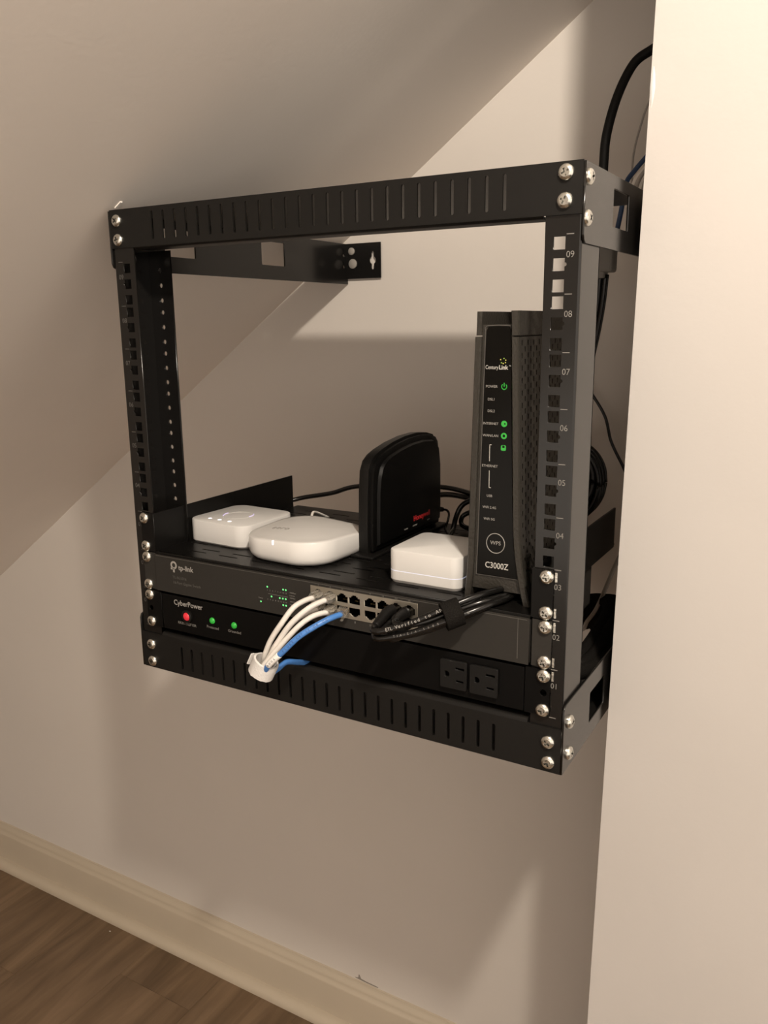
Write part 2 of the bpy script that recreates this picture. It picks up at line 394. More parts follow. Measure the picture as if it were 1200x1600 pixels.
def bracket(sx, top):
    bm = NB()
    z0, z1 = (393, 451) if top else (-51, 13)
    zw0, zw1 = (411, 441) if top else (-36, -5)
    wins = [[(100, 0)]]
    wins = [rrect(c, (zw0 + zw1) / 2, 50, zw1 - zw0, 1.2, 2) for c in (100, 274)]
    zc = (zw0 + zw1) / 2
    rnd = [circ(446, zc + d, 2.6, 10) for d in (-8, 8)]
    x0 = 250.2 if sx > 0 else -252.2
    cr = 6
    out = [(-2, z0 + cr), (-2 + cr * .3, z0 + cr * .3), (-2 + cr, z0), (456, z0), (456, z1), (-2, z1)] if top else \
          [(-2, z0), (456, z0), (456, z1), (-2 + cr, z1), (-2 + cr * .3, z1 - cr * .3), (-2, z1 - cr)]
    plate(bm, out, wins + rnd, 2, side(x0))
    if top: box(bm, *sorted((sx * 250.2, sx * 222)), 250, 312, 449, 451)  # lip added out of sight to block lamp light through the rear window
    b = obj('side_bracket', bm, M['rack'], rack)
    # wall tab with a keyhole, folded inward
    bm = NB()
    a0, a1 = (252, 190)
    c = 204
    key = [(c + 5.5 * math.cos(R_(t)), zc + 5.5 * math.sin(R_(t))) for t in range(-60, 61, 15)]
    key += [(c + 2.4, zc + 5.2), (c + 2.4, zc + 10.8), (c + 1.6, zc + 12.6), (c, zc + 13.2), (c - 1.6, zc + 12.6), (c - 2.4, zc + 10.8), (c - 2.4, zc + 5.2)]
    key += [(c + 5.5 * math.cos(R_(t)), zc + 5.5 * math.sin(R_(t))) for t in range(120, 241, 15)]
    key += [(c - 2.4, zc - 5.2), (c - 2.4, zc - 10.8), (c - 1.6, zc - 12.6), (c, zc - 13.2), (c + 1.6, zc - 12.6), (c + 2.4, zc - 10.8), (c + 2.4, zc - 5.2)]
    zt0, zt1 = (400.5, 451) if top else (-51, 5)
    plate(bm, [(sx * 250.2, zt0), (sx * 190.5, zt0), (sx * 190.5, zt1), (sx * 250.2, zt1)], [[(sx * p[0], p[1]) for p in key]], 2, front(452))
    obj('wall_tab', bm, M['rack'], rack)
    for (dx, zz, rr) in ((240, zc + 14, 5.4), (238, zc - 4, 7.0)):
        bm = NB(); lathe(bm, [(0, 3), (rr * .7, 2.8), (rr, 1.6), (rr, 0)], lambda a, q, h: (sx * dx + a, 452 - h, zz + q), 14)
        obj('wall_bolt', bm, M['greypl'], rack, auto=40)
for sx in (-1, 1):
    for tp in (True, False): bracket(sx, tp)
# printed unit marks on the posts
for sx, mk in ((1, 'inkm'), (-1, 'inkd')):
    for u in range(10):
        bm = NB(); box(bm, *sorted((sx * 238.2, sx * 244.0)), -0.15, 0.2, u * U - .35, u * U + .35); obj('unit_line', bm, M[mk], rack)
    for u in range(9): lab(lettering('unit_number', '%02d' % (u + 1), 7.0, on_front(sx * 241.6, u * U + 29.3, 0), M[mk], rack, align='CENTER', xscale=.95), 'printed unit number %02d' % (u + 1))

# ---- screws: pan head with a cross recess, one mesh for all
def screw_mesh(axis):
    bm = NB(); n = 24
    prof = [(6.3, 0), (6.3, 1.0), (5.9, 2.0), (5.0, 2.9), (3.6, 3.5)]
    f = (lambda a, b, h: (a, -h, b)) if axis == 'f' else ((lambda a, b, h: (h, a, b)) if axis == 'r' else (lambda a, b, h: (-h, a, b)))
    lathe(bm, prof, f, n)
    # recessed cross
    w, l = 0.75, 3.0
    cross = [(w, w), (l, w), (l, -w), (w, -w), (w, -l), (-w, -l), (-w, -w), (-l, -w), (-l, w), (-w, w), (-w, l), (w, l)]
    plate(bm, circ(0, 0, 3.62, n), [cross], 0.25, lambda u, v, t: f(u, v, 3.35 + t))
    plate(bm, circ(0, 0, 3.3, 12), [], 0.2, lambda u, v, t: f(u, v, 1.6 + t))
    bmesh.ops.recalc_face_normals(bm, faces=bm.faces)
    for v in bm.verts: v.co = v.co / 1000
    me = bpy.data.meshes.new('screw'); bm.to_mesh(me); bm.free(); me.materials.append(M['zinc'])
    for p in me.polygons: p.use_smooth = True
    me.set_sharp_from_angle(angle=R_(40)); return me
SM = {a: screw_mesh(a) for a in 'frl'}
def screw(axis, p, parent, ang=None):
    o = bpy.data.objects.new('screw', SM[axis]); COL.objects.link(o); o.parent = parent
    o.location = W(p) - origin(parent); ang = random.uniform(0, 90) if ang is None else ang
    o.rotation_euler = (0, R_(ang), 0) if axis == 'f' else (R_(ang), 0, 0)
for x, z in ((-239.5, 441), (-239.2, 422), (236.8, 444), (236.6, 424), (-236, -22.5), (-236, -43), (238.5, -22.4), (239.2, -41.6)): screw('f', (x, -2, z), rack)
for p in ((252.2, 4.5, 440.5), (252.2, 3.5, 411), (252.2, 13, -6.5), (252.2, 14, -37)): screw('r', p, rack)
for p in ((-252.2, 8, 440.5), (-252.2, 8, 411), (-252.2, 13, -6.5), (-252.2, 14, -37)): screw('l', p, rack)
screw('r', (-248, 22, 405), rack)
nut_marks = [(3 * U - 6.35), (2 * U + 6.35), (2 * U - 6.35), (U + 6.35), (U - 6.35)]
for z in nut_marks:
    bm = NB(); box(bm, 239.0, 241.2, -1.2, -0.1, z - 4.3, z + 4.3, bev=.3, seg=1)
    lab(obj('cage_nut', bm, M['zinc'], rack), 'edge of a bright cage nut beside its screw')

# ================================================================= RACK DEVICES
def ear_screws(parent, u):
    for sx in (-1, 1):
        for dz in (6.35, 38.1): screw('f', (sx * 232.55, -2.0, u * U + dz), parent)
def ears(parent, z0, z1, m, xin, holes=()):
    for sx in (-1, 1):
        bm = NB(); plate(bm, [(sx * xin, z0), (sx * 238.2, z0), (sx * 238.2, z1), (sx * xin, z1)], [circ(sx * 232.55, z, 3.2, 12) for z in holes], 1.8, front(-2.0))
        obj('mounting_ear', bm, m, parent)
# ---- shelf
shelf = thing('rack_shelf', 'black vented steel shelf with upright sides in the middle of the rack', 'shelf', (0, 130, 89.5))
bm = NB()
sl = []
for r_ in range(9):
    off = 0 if r_ % 2 else 22
    for c in range(10):
        xx = -198 + off + c * 44.0
        if xx < 205: sl.append(rrect(xx, 18 + r_ * 28, 26, 2.6, 1.2, 2))
        xx2 = xx + 10
        if xx2 < 205 and r_ < 8: sl.append(rrect(xx2, 29 + r_ * 28, 26, 2.6, 1.2, 2))
plate(bm, [(-219, -1.5), (219, -1.5), (219, 266), (-219, 266)], sl, 1.4, flat(89.2))
pr = [(-2.2, 89.2), (-1.2, 90.6), (0, 90.6), (0, 88.2), (-2.2, 88.2)]
extrude_profile(bm, pr, lambda a, b: (-219, a, b), lambda a, b: (219, a, b))
obj('shelf_tray', bm, M['shelf'], shelf)
for sx in (-1, 1):
    bm = NB(); x0 = 219 if sx > 0 else -221
    plate(bm, [(-1.5, 89.2), (256, 89.2), (256, 134), (-1.5, 133)], [], 2, side(x0))
    obj('side_panel', bm, M['shelf'], shelf)
ears(shelf, 89.6, 133, M['shelf'], 219.5)
ear_screws(shelf, 2)
# ---- switch
sw = thing('network_switch', 'charcoal rack switch with sixteen ports and green port lights, below the shelf', 'network switch', (0, 90, 46))
bm = NB(); PX = [1, 15, 29, 43, 60.5, 74.5, 88.5, 102.5]
plate(bm, [(-219, 46), (219, 46), (219, 88), (-219, 88)], [[(-8, 56.5), (111.5, 56.5), (111.5, 84), (-8, 84)]], 1.5, front(-4))
box(bm, -219, 219, -2.6, 178, 46, 47.2); box(bm, -219, 219, -2.6, 178, 86.8, 88); box(bm, -219, -217.8, -2.6, 178, 46, 88); box(bm, 217.8, 219, -2.6, 178, 46, 88)
box(bm, -219, 219, 177, 178, 46, 88)
obj('casing', bm, M['switch'], sw)
bm = NB(); box(bm, 208.6, 209.1, -4.25, -3.9, 50, 87); box(bm, -217, 217, -4.3, -3.9, 86.2, 86.7)
obj('face_seam', bm, M['inkd'], sw)
ears(sw, 46, 88, M['switch'], 221)
ear_screws(sw, 1)
def port_hole(px, top):
    zc = 76 if top else 64.2; s = 1 if top else -1
    pts = [(-6.2, -4.0), (6.2, -4.0), (6.2, 2.4), (3.9, 2.4), (3.9, 3.8), (2.2, 3.8), (2.2, 5.0), (-2.2, 5.0), (-2.2, 3.8), (-3.9, 3.8), (-3.9, 2.4), (-6.2, 2.4)]
    return [(px + a, zc + s * b) for a, b in pts]
bm = NB()
plate(bm, [(-8, 56.5), (111.5, 56.5), (111.5, 84), (-8, 84)], [port_hole(p, t) for p in PX for t in (True, False)], 1.0, front(-4.6))
obj('port_shield', bm, M['shield'], sw)
for p in PX:
    for t in (True, False):
        zc = 76 if t else 64.2
        bm = NB(); box(bm, p - 6.5, p + 6.5, -3.5, 14, zc - 5.2, zc + 5.2)
        for f in list(bm.faces):
            if all(abs(v.co.y + 3.5) < .01 for v in f.verts): bm.faces.remove(f)
        o = obj('port', bm, M['hole'], sw, recalc=False)
        bm = NB()
        for q in range(8): box(bm, p - 3.6 + q * 1.0, p - 3.1 + q * 1.0, 2, 9, zc + (-3.3 if t else 2.7), zc + (-2.7 if t else 3.3))
        obj('contacts', bm, M['gold'], o)
bm = NB()
for i, p in enumerate(PX):
    text_into(bm, str(i * 2 + 1), 3.0, on_front(p, 85.3, -4), 'CENTER'); text_into(bm, str(i * 2 + 2), 3.0, on_front(p, 53.6, -4), 'CENTER')
box(bm, -61.5, -37, -4.15, -3.9, 66.3, 66.6)
for i in range(8):
    text_into(bm, str(i * 2 + 1), 2.1, on_front(-62.5 + i * 3.35, 70.0, -4), 'CENTER'); text_into(bm, str(i * 2 + 2), 2.1, on_front(-62.5 + i * 3.35, 60.2, -4), 'CENTER')
for s, z in (('1000Mbps', 71.6), ('Link/Act', 68.6), ('100Mbps', 66.0), ('1000Mbps', 62.2), ('Link/Act', 59.2), ('100Mbps', 56.0)): text_into(bm, s, 1.9, on_front(-34.5, z, -4))
text_into(bm, 'Power', 2.2, on_front(-71.5, 60.3, -4), 'CENTER')
stuff(obj('port_numbers', bm, M['inkm'], sw))
bm = NB(); text_into(bm, 'tp-link', 8.2, on_front(-184.5, 76.6, -4), bold=0.12)
# emblem: ring with a tail and a small tile
plate(bm, circ(-191.3, 78.6, 4.6, 24), [circ(-191.3, 78.6, 2.5, 20)], .15, front(-4.15))
box(bm, -195.8, -193.0, -4.15, -4, 73.4, 75.6); box(bm, -192.6, -190.4, -4.15, -4, 70.4, 75.2)
lab(obj('maker_mark', bm, M['ink'], sw), 'grey ring emblem and lettering')
lettering('model_text', 'TL-SG1016', 4.4, on_front(-194, 64.6, -4), M['inkd'], sw)
lettering('model_text', '16-Port Gigabit Switch', 4.4, on_front(-194, 58.8, -4), M['inkd'], sw)
LED = [(-62.5, 73.6), (-42.4, 73.6), (-39.05, 73.6), (-57.5, 63.9), (-47.0, 63.9), (-43.2, 63.9), (-39.5, 63.9), (-43.0, 57.0), (-39.4, 57.0), (-71.6, 56.4)]
for x, z in LED:
    bm = NB(); lathe(bm, [(0, .5), (.75, .35), (1.0, 0)], lambda a, b, h: (x + a, -4 - h, z + b), 10)
    obj('port_light', bm, M['leds'], sw)
# ---- surge protector strip
pdu = thing('power_strip', 'black rack surge protector with red switch, green lights and two outlets, lowest in rack', 'power strip', (0, 60, 1))
bm = NB()
box(bm, -215, 215, -2, 140, 1, 42.5, bev=0.8, seg=2)
obj('casing', bm, M['pdu'], pdu)
ears(pdu, 1, 43.6, M['pdu'], 216, holes=(22.2,)); ear_screws(pdu, 0)
lettering('maker_name', 'CyberPower', 8.4, on_front(-197.0, 34.6, -2), M['ink'], pdu, bold=0.08, fit=42)
for s, x, z in (('RKBS15S2F10R', -179, 11.6), ('Protected', -141.5, 14.3), ('Grounded', -111.0, 15.0)):
    lettering('caption', s, 4.3, on_front(x, z, -2), M['inkm'], pdu, align='CENTER')
bm = NB(); lathe(bm, [(7.2, 0), (7.2, 2.6), (6.4, 3.2), (5.0, 3.2), (4.8, 2)], lambda a, b, h: (-177 + a, -2 - h, 21.5 + b), 24)
sb = obj('switch_bezel', bm, M['blackpl'], pdu, auto=40)
bm = NB(); lathe(bm, [(0, 4.0), (3.2, 3.8), (4.5, 2.8), (4.7, 1.0)], lambda a, b, h: (-177 + a, -2 - h, 21.5 + b), 20)
lab(obj('reset_button', bm, M['ledr'], sb, smooth=True), 'glowing red reset button')
for x in (-141.5, -111.0):
    bm = NB(); lathe(bm, [(0, 2.6), (2.0, 2.2), (3.3, 1.2), (3.6, 0)], lambda a, b, h: (x + a, -2 - h, 22.4 + b), 18)
    lab(obj('status_light', bm, M['ledg'], pdu, smooth=True), 'round green status light')
for xc, w in ((148.6, 26.0), (178.4, 26.5)):
    bm = NB(); zc = 22.4
    hl = [rrect(xc + 6.5, zc + 6.6, 9, 2.6), rrect(xc + 6.5, zc - 5.6, 7.6, 2.4),
          [(xc - 8.6, zc - 3), (xc - 5.6, zc - 3), (xc - 4.0, zc - 1.5), (xc - 3.6, zc), (xc - 4.0, zc + 1.5), (xc - 5.6, zc + 3), (xc - 8.6, zc + 3)]]
    plate(bm, rrect(xc, zc, w, 27, 1.2), hl, 3.6, front(-5.9))
    oo = obj('outlet', bm, M['outlet'], pdu)
    bm = NB(); box(bm, xc - 11, xc + 12, -2.5, -1.9, zc - 11, zc + 11); obj('outlet_slots', bm, M['hole'], oo)

# ================================================================= THINGS ON THE SHELF
ST = 90.6                                                             # shelf top
# ---- white square bridge, left
hub = thing('smart_light_bridge', 'white square bridge with lilac ring and three light dots, left end of the shelf', 'hub', (-174, 93.5, ST))
hub.rotation_euler = (0, 0, R_(-3))
def hubv(c):
    return lambda a, b, h: (c[0] + a, c[1] + b, ST + h)
c = (-174, 93.5)
bm = NB()
stack(bm, [(rrect(0, 0, 86, 86, 14, 8), 0), (rrect(0, 0, 90, 90, 16, 8), 2), (rrect(0, 0, 90, 90, 16, 8), 24.6), (rrect(0, 0, 89.2, 89.2, 15.6, 8), 25.8), (rrect(0, 0, 87, 87, 14.5, 8), 26.4)], hubv(c))
obj('casing', bm, M['white'], hub, auto=30)
bm = NB(); plate(bm, circ(-2, -3, 18.5, 40), [circ(-2, -3, 16.6, 40)], .35, lambda u, v, w: hubv(c)(u, v, 26.35 + w)); lab(obj('light_ring', bm, M['white'], hub), 'raised round button rim')
for a0 in (200, 20):
    bm = NB(); pts = [(-2 + 17.6 * math.cos(R_(a0 + t)), -3 + 17.6 * math.sin(R_(a0 + t))) for t in range(-24, 25, 6)]
    tube(bm, [hubv(c)(p[0], p[1], 26.8) for p in pts], .7, 6, 2); lab(obj('ring_glow', bm, M['ledp'], hub), 'lilac glowing arc of the ring')
for x, y in ((-20, -31.5), (-5, -31.5), (10.5, -31.5)):
    bm = NB(); lathe(bm, [(0, .5), (1.9, .4), (2.5, 0)], lambda a, b, h: hubv(c)(x + a, y + b, 26.4 + h), 14); lab(obj('indicator_dot', bm, M['ledw'], hub), 'lit white indicator dot')
bm = NB(); box(bm, -136, -121, 132, 141, 101, 110, bev=1.5); lab(obj('cable_plug', bm, M['white'], hub), 'white plug at the rear corner')
# ---- white rounded mesh router
puck = thing('mesh_router', 'glossy white rounded router puck with domed lid and one white light', 'router', (-66, 73, ST))
puck.rotation_euler = (0, 0, R_(-4))
bm = NB(); c2 = (-66, 73)
def pv(a, b, h): return (c2[0] + a, c2[1] + b, ST + h)
S = 111
def dome(a, b):                                                       # lid: low at front corner, swelling towards the middle
    rr = (a * a + b * b) ** .5 / (S / 2)
    return 25.5 + 4.5 * max(0, 1 - rr ** 2.0) + 1.6 * math.cos(2 * math.atan2(b, a) + R_(90)) * min(1, rr) ** 2
rg = []
for sc, h in ((.84, 0.4), (.93, 1.8), (.98, 5.0), (1.0, 9.0)):
    rg.append([bm.verts.new(pv(a, b, h)) for a, b in rrect(0, 0, S * sc, S * sc, S * sc * .34, 10)])
for sc in (1.0, .985, .9, .75, .55, .35, .15):
    rg.append([bm.verts.new(pv(a, b, dome(a, b) - (1.0 if sc == 1.0 else 0))) for a, b in rrect(0, 0, S * sc, S * sc, S * sc * .34, 10)])
n = len(rg[0])
for a, b in zip(rg, rg[1:]):
    for k in range(n): bm.faces.new((a[k], a[(k + 1) % n], b[(k + 1) % n], b[k]))
bm.faces.new(rg[0][::-1]); bm.faces.new(rg[-1])
obj('casing', bm, M['whitegloss'], puck, smooth=True)
bm = NB(); box(bm, -67.2, -65.2, 16.6, 19.0, 111.5, 116.6, bev=.5, seg=1); lab(obj('status_light', bm, M['ledw'], puck), 'lit white bar light on the front rim')
bm = NB(); text_into(bm, 'eero', 13, lambda u, v, w: pv(-33 + u, -18 + v, dome(-33 + u, -18 + v) + .15 + w), bold=-.2, t=.3)
lab(obj('lettering', bm, M['ink'], puck), 'grey lettering on the lid')
# ---- black gateway standing on edge
gate = thing('internet_gateway', 'black upright gateway box with arched top and red lettering behind the router puck', 'gateway', (2, 165, ST))
def gprof(inset=0, back=0):
    """outline in (y, z) of the broad side: straight front, arched top"""
    pts = [(88 + inset, 94 + inset), (250 - inset, 94 + inset), (252 - inset, 120), (251 - inset, 170), (247 - inset, 199 - inset), (241 - inset, 205 - inset),
           (225, 209 - inset), (200, 211.5 - inset), (172, 211 - inset), (145, 208 - inset), (122, 203.5 - inset), (108 + inset * .4, 199.5 - inset), (98 + inset * .8, 194 - inset), (92 + inset, 184 - inset), (89.5 + inset, 160), (88 + inset, 120)]
    return pts
bm = NB()
gf = lambda a, b, h: (h, a, b)
stack(bm, [(gprof(5), -11), (gprof(1.5), -9.5), (gprof(0), -6), (gprof(0), 2.5)], gf)
obj('rear_shell', bm, M['blackpl'], gate, auto=35)
bm = NB()
stack(bm, [(gprof(3.5), 1.5), (gprof(3.5), 4.5), (gprof(5.0), 5.4)], gf)
obj('joint', bm, M['blackpl2'], gate, auto=35)
bm = NB()
stack(bm, [(gprof(2.5), 5.2), (gprof(2.5), 7.5), (gprof(5), 9.0), (gprof(8), 9.4), (gprof(9.5), 12.6), (gprof(12), 13.2)], gf)
obj('front_cover', bm, M['blackpl2'], gate, auto=35)
bm = NB(); box(bm, -14, 14, 78, 258, ST, ST + 3.4, bev=1.2); obj('foot', bm, M['blackpl'], gate)
f_side = lambda y, z, x: (lambda u, v, w: (x + w, y + u, z + v))
lettering('maker_name', 'Honeywell', 8.6, f_side(172, 116, 13.2), M['red'], gate, bold=.1, fit=40)
for y, s_ in ((150, 'POWER'), (170, 'INTERNET'), (206, 'DATA')): lettering('caption', s_, 2.4, f_side(y, 108, 13.2), M['ink'], gate)
# ---- small white hub, right
hub2 = thing('home_hub', 'small white square hub with a thin light line, beside the tall modem', 'hub', (102, 62, ST))
bm = NB(); c3 = (102, 62)
def h2(a, b, h): return (c3[0] + a, c3[1] + b, ST + h)
stack(bm, [(rrect(0, 0, 73, 73, 8, 6), 0), (rrect(0, 0, 77, 77, 10, 6), 3), (rrect(0, 0, 77, 77, 10, 6), 11.6), (rrect(0, 0, 76.4, 76.4, 9.7, 6), 11.8)], h2)
obj('base', bm, M['white'], hub2, auto=30)
bm = NB()
stack(bm, [(rrect(0, 0, 76.4, 76.4, 9.7, 6), 12.4), (rrect(0, 0, 77, 77, 10, 6), 12.6), (rrect(0, 0, 77, 77, 10, 6), 30.5), (rrect(0, 0, 76, 76, 9.5, 6), 32.2), (rrect(0, 0, 73, 73, 8, 6), 33)], h2)
obj('lid', bm, M['white'], hub2, auto=30)
bm = NB(); stack(bm, [(rrect(0, 0, 77.1, 77.1, 10, 6), 11.75), (rrect(0, 0, 77.1, 77.1, 10, 6), 12.45)], h2); lab(obj('light_line', bm, M['ledl'], hub2), 'thin bluish white light line')
# ---- tall modem
mod = thing('modem', 'tall black modem standing upright with white captions and green lights, right side of the shelf', 'modem', (180, 95, ST))
def mleft(z):  return 151.2 + (z - 91) * (6.0 / 253) - 2.2 * max(0, (130 - z) / 40) ** 2
def mright(z): return 199.5 - (z - 91) * (8.0 / 253) + 9.0 * max(0, (165 - z) / 74) ** 2
ZS = [ST + .1, 95, 100, 108, 118, 130, 145, 160, 180, 210, 250, 300, 323]
def shell(xf0, xf1, y0, y1, zs):
    bm = NB(); L = []
    for z in zs:
        a, b = xf0(z), xf1(z); bv = 2.0
        L.append([(a, y1), (a, y0 + bv * .6), (a + bv * .5, y0), (b - bv * .5, y0), (b, y0 + bv * .6), (b, y1)])
    stack(bm, [(l, z) for l, z in zip(L, zs)], lambda a, b, h: (a, b, h)); return bm
bm = shell(lambda z: mleft(z) - 1.2, lambda z: mleft(z) + 4.6, 17, 165, ZS)
obj('side_shell', bm, M['modem'], mod, auto=30)
bm = shell(lambda z: mleft(z) - .4, lambda z: mleft(z) + 4.2, 17.6, 165, [324.2, 335, 344])
obj('shell_cap', bm, M['modem'], mod, auto=30)
SIDEX = lambda z: mright(z) + 3.0
bm = shell(lambda z: mright(z) - 3.6, SIDEX, 16, 165, ZS)
obj('side_shell', bm, M['modem'], mod, auto=30)
bm = shell(lambda z: mright(z) - 3.4, lambda z: SIDEX(z) + .6, 15.6, 165, [324.2, 335, 342, 344.2])
obj('shell_cap', bm, M['modem'], mod, auto=30)
# perforations of the right side: staggered upright slots
bm = NB()
for r_ in range(20):
    for q in range(19):
        z = 318 - r_ * 10.4 - (5.2 if q % 2 else 0); y = 24 + q * 7.0
        if z < 118: continue
        box(bm, SIDEX(z) - .3, SIDEX(z) + .12, y - .75, y + .75, z - 2.2, z + 2.2)
stuff(obj('vent_slots', bm, M['hole'], mod))
# top recess and front panel between the shells
bm = NB()
zl = [100, 114, 145, 180, 250, 333]
stack(bm, [([(mleft(z) + 4, 160), (mleft(z) + 4, 21), (mright(z) - 3, 21), (mright(z) - 3, 160)], z) for z in zl], lambda a, b, h: (a, b, h))
obj('body', bm, M['modem'], mod)
bm = NB()
zl = [113.5, 145, 180, 250, 328, 331.5]
ins = [0, 0, 0, 0, 0, 2]
stack(bm, [([(mleft(z) + 8.2 + i, 21.5), (mleft(z) + 8.2 + i, 19.6), (mright(z) - 4.9 - i, 19.6), (mright(z) - 4.9 - i, 21.5)], z) for z, i in zip(zl, ins)], lambda a, b, h: (a, b, h))
obj('front_panel', bm, M['gloss'], mod)
bm = NB()                                                             # thin bright frame line round the panel
for f in (lambda z: mleft(z) + 7.2, lambda z: mright(z) - 4.3):
    tube(bm, [(f(z), 20.2, z) for z in zl[:-1]], .45, 6, 1)
tube(bm, [(mleft(113) + 7.2, 20.2, 113), (mright(113) - 4.3, 20.2, 113)], .45, 6, 1)
tube(bm, [(mleft(328) + 7.2, 20.2, 328), (mleft(331) + 8.6, 20.2, 332), (mright(331) - 5.8, 20.2, 332), (mright(328) - 4.3, 20.2, 328)], .45, 6, 2)
obj('panel_edge', bm, M['inkd'], mod)
YP = 19.6
def mt(s, x, z, size, m='inkw', **k): return lettering('caption', s, size, on_front(x, z, YP), M[m], mod, **k)
bm = NB(); text_into(bm, 'Century', 4.7, on_front(164.6, 297.6, YP), fit=11.6); text_into(bm, 'Link', 4.9, on_front(176.9, 297.6, YP), bold=.12, fit=8.2); text_into(bm, '™', 2.2, on_front(185.8, 298.7, YP), fit=1.7)
lab(obj('maker_name', bm, M['inkw'], mod), 'white lettering')
for i, (dx, dz, mm) in enumerate(((-2.2, .6, 'yel'), (.8, 1.6, 'grn'), (2.4, .2, 'yel'), (-1.4, -2.0, 'grn'), (.2, -2.6, 'yel'), (2.2, -1.8, 'yel'))):
    bm = NB(); box(bm, 180.6 + dx - .42, 180.6 + dx + .42, YP - .2, YP, 303.6 + dz - .4, 303.6 + dz + .4); obj('emblem_dot', bm, M[mm], mod)
for s, x, z in (('POWER', 170.6, 281.5), ('DSL1', 170.6, 270.6), ('DSL2', 170.6, 260.6), ('INTERNET', 170.4, 249.8), ('WAN/LAN', 170.4, 239.4), ('ETHERNET', 170.2, 212.8), ('USB', 170.4, 186.2), ('WiFi 2.4G', 170.5, 175.8), ('WiFi 5G', 170.6, 165.3)):
    mt(s, x, z, 3.1, 'ink', align='CENTER')
bm = NB()
for a, b, c0 in ((231.5, 217, 1), (208.8, 193.6, 0)):
    box(bm, 169.6, 170.1, YP - .15, YP, b, a); z = a if c0 else b; box(bm, 169.6, 171.6, YP - .15, YP, z - .25, z + .25)
obj('bracket_line', bm, M['inkw'], mod)
# green symbols
bm = NB()
pts = [(182.1 + 2.3 * math.cos(R_(a)), YP - .1, 281.7 + 2.3 * math.sin(R_(a))) for a in range(125, 416, 15)]
tube(bm, pts, .38, 6, 1); box(bm, 181.75, 182.45, YP - .4, YP, 281.6, 285.0); lab(obj('power_symbol', bm, M['ledg'], mod), 'lit green power symbol')
for z, nm in ((250.2, 'internet_symbol'), (239.8, 'network_symbol')):
    bm = NB(); plate(bm, circ(182.8, z, 2.7, 20), [circ(182.8 + (.6 if z > 245 else 0), z, .8 if z > 245 else 1.3, 10)], .25, front(YP - .25)); lab(obj(nm, bm, M['ledg'], mod), 'lit green round symbol')
bm = NB(); plate(bm, rrect(182.6, 229.4, 4.6, 4.8, 1.2), [rrect(182.6, 230.4, 2.2, 2.0, .4)], .25, front(YP - .25)); lab(obj('ethernet_symbol', bm, M['ledg'], mod), 'lit green square socket symbol')
bm = NB(); tube(bm, [(177 + 8.6 * math.cos(R_(a)), YP - .1, 143.8 + 9.0 * math.sin(R_(a))) for a in range(0, 361, 12)], .36, 6, 1)
text_into(bm, 'WPS', 5.0, on_front(177, 144, YP), 'CENTER'); lab(obj('pairing_button', bm, M['ink'], mod), 'round ring button lettered WPS')
mt('C3000Z', 178.4, 123.0, 7.8, align='CENTER', bold=.06, fit=22.0)

# ================================================================= CABLES
def cable(name, label, pts, r, m, cat='cable', seg=10, sub=7, group=None, flatten=None):
    t = thing(name, label, cat, pts[0], group)
    bm = NB(); tube(bm, pts, r, seg, sub, flatten=flatten)
    obj('jacket', bm, m, t, smooth=True); return t
def clear_plug(parent, port, end):
    """modular plug: clear block from the port to END, brass blades, latch"""
    px, top = port; zc = 76 if top else 64.2
    a = Vector((px, 2, zc)); b = Vector(end); d = (b - a).normalized(); s = 1 if top else -1
    ux = Vector((1, 0, 0)); ux = (ux - d * ux.dot(d)).normalized(); uz = ux.cross(d) * 1.0
    if uz.z < 0: uz = -uz
    Lg = (b - a).length + 3
    def f(u, v, w): return a + ux * u + uz * v + d * w
    bm = NB()
    L = [(rrect(0, 0, 11.2, 6.6, .6, 2), 0), (rrect(0, 0, 11.2, 6.6, .6, 2), Lg * .8), (rrect(0, 0, 9.0, 6.2, .8, 2), Lg)]
    stack(bm, L, f); obj('plug', bm, M['clear'], parent)
    bm = NB()
    for q in range(4): tube(bm, [f(-3 + q * 2, 0, 2), f(-2 + q * 1.3, 0, Lg * .75)], .6, 5, 1)
    obj('wires', bm, M['cwhite'] if parent['label'][0] != 'b' else M['gold'], parent)
    bm = NB(); tube(bm, [f(0, s * 3.2, 3), f(0, s * 4.4, 9), f(0, s * 6.0, Lg)], 1.6, 6, 3, flatten=.4); obj('latch', bm, M['clear'], parent)
wl = [('white network cable plugged into the first port of the upper row', (1, True), [(2.8, -14, 75.6), (-.8, -26, 75), (-5.1, -38, 70.9), (-13.5, -46, 56.5), (-24.7, -49, 38.8), (-31.8, -50, 23), (-36.4, -48.5, 12), (-38.5, -48, 5)]),
      ('white network cable plugged into the second port of the upper row', (15, True), [(17.5, -14, 76), (10.8, -32, 72.6), (-2, -43, 59.5), (-13.8, -48, 42.5), (-23.5, -52, 24.6), (-31, -53, 10.5), (-34, -52, 4)]),
      ('white network cable plugged into the second port of the lower row', (15, False), [(19.3, -14, 63.6), (12.1, -28, 62.9), (3.3, -38, 55.9), (-8.5, -48, 40.8), (-26.0, -57.5, 17.5), (-33, -57, 7.5), (-35, -55, 3)]),
      ('white network cable plugged into the first port of the lower row', (1, False), [(7, -14, 64.5), (1.8, -26, 63.4), (-7.3, -35, 55.6), (-17.2, -41, 41.4), (-30, -44, 22.7), (-37, -44, 9), (-38, -44, 4)])]
for lb, port, pts in wl:
    t = cable('network_cable', lb, pts, 2.7, M['cwhite'], group='white network cables in the switch'); clear_plug(t, port, pts[0])
bp_ = [(33.5, -12, 63.4), (27.6, -28, 61.7), (17.2, -42, 54.9), (7.4, -50.5, 46.8), (-4.6, -57, 33.4), (-19.2, -60, 18.8), (-27.6, -56, 7.5), (-30, -47, 1.5), (-28.1, -36, 3.1), (-26.4, -24, 6.0), (-23.7, -8, 0.5), (-24, 8, -4.4), (-30.5, 40, -5)]
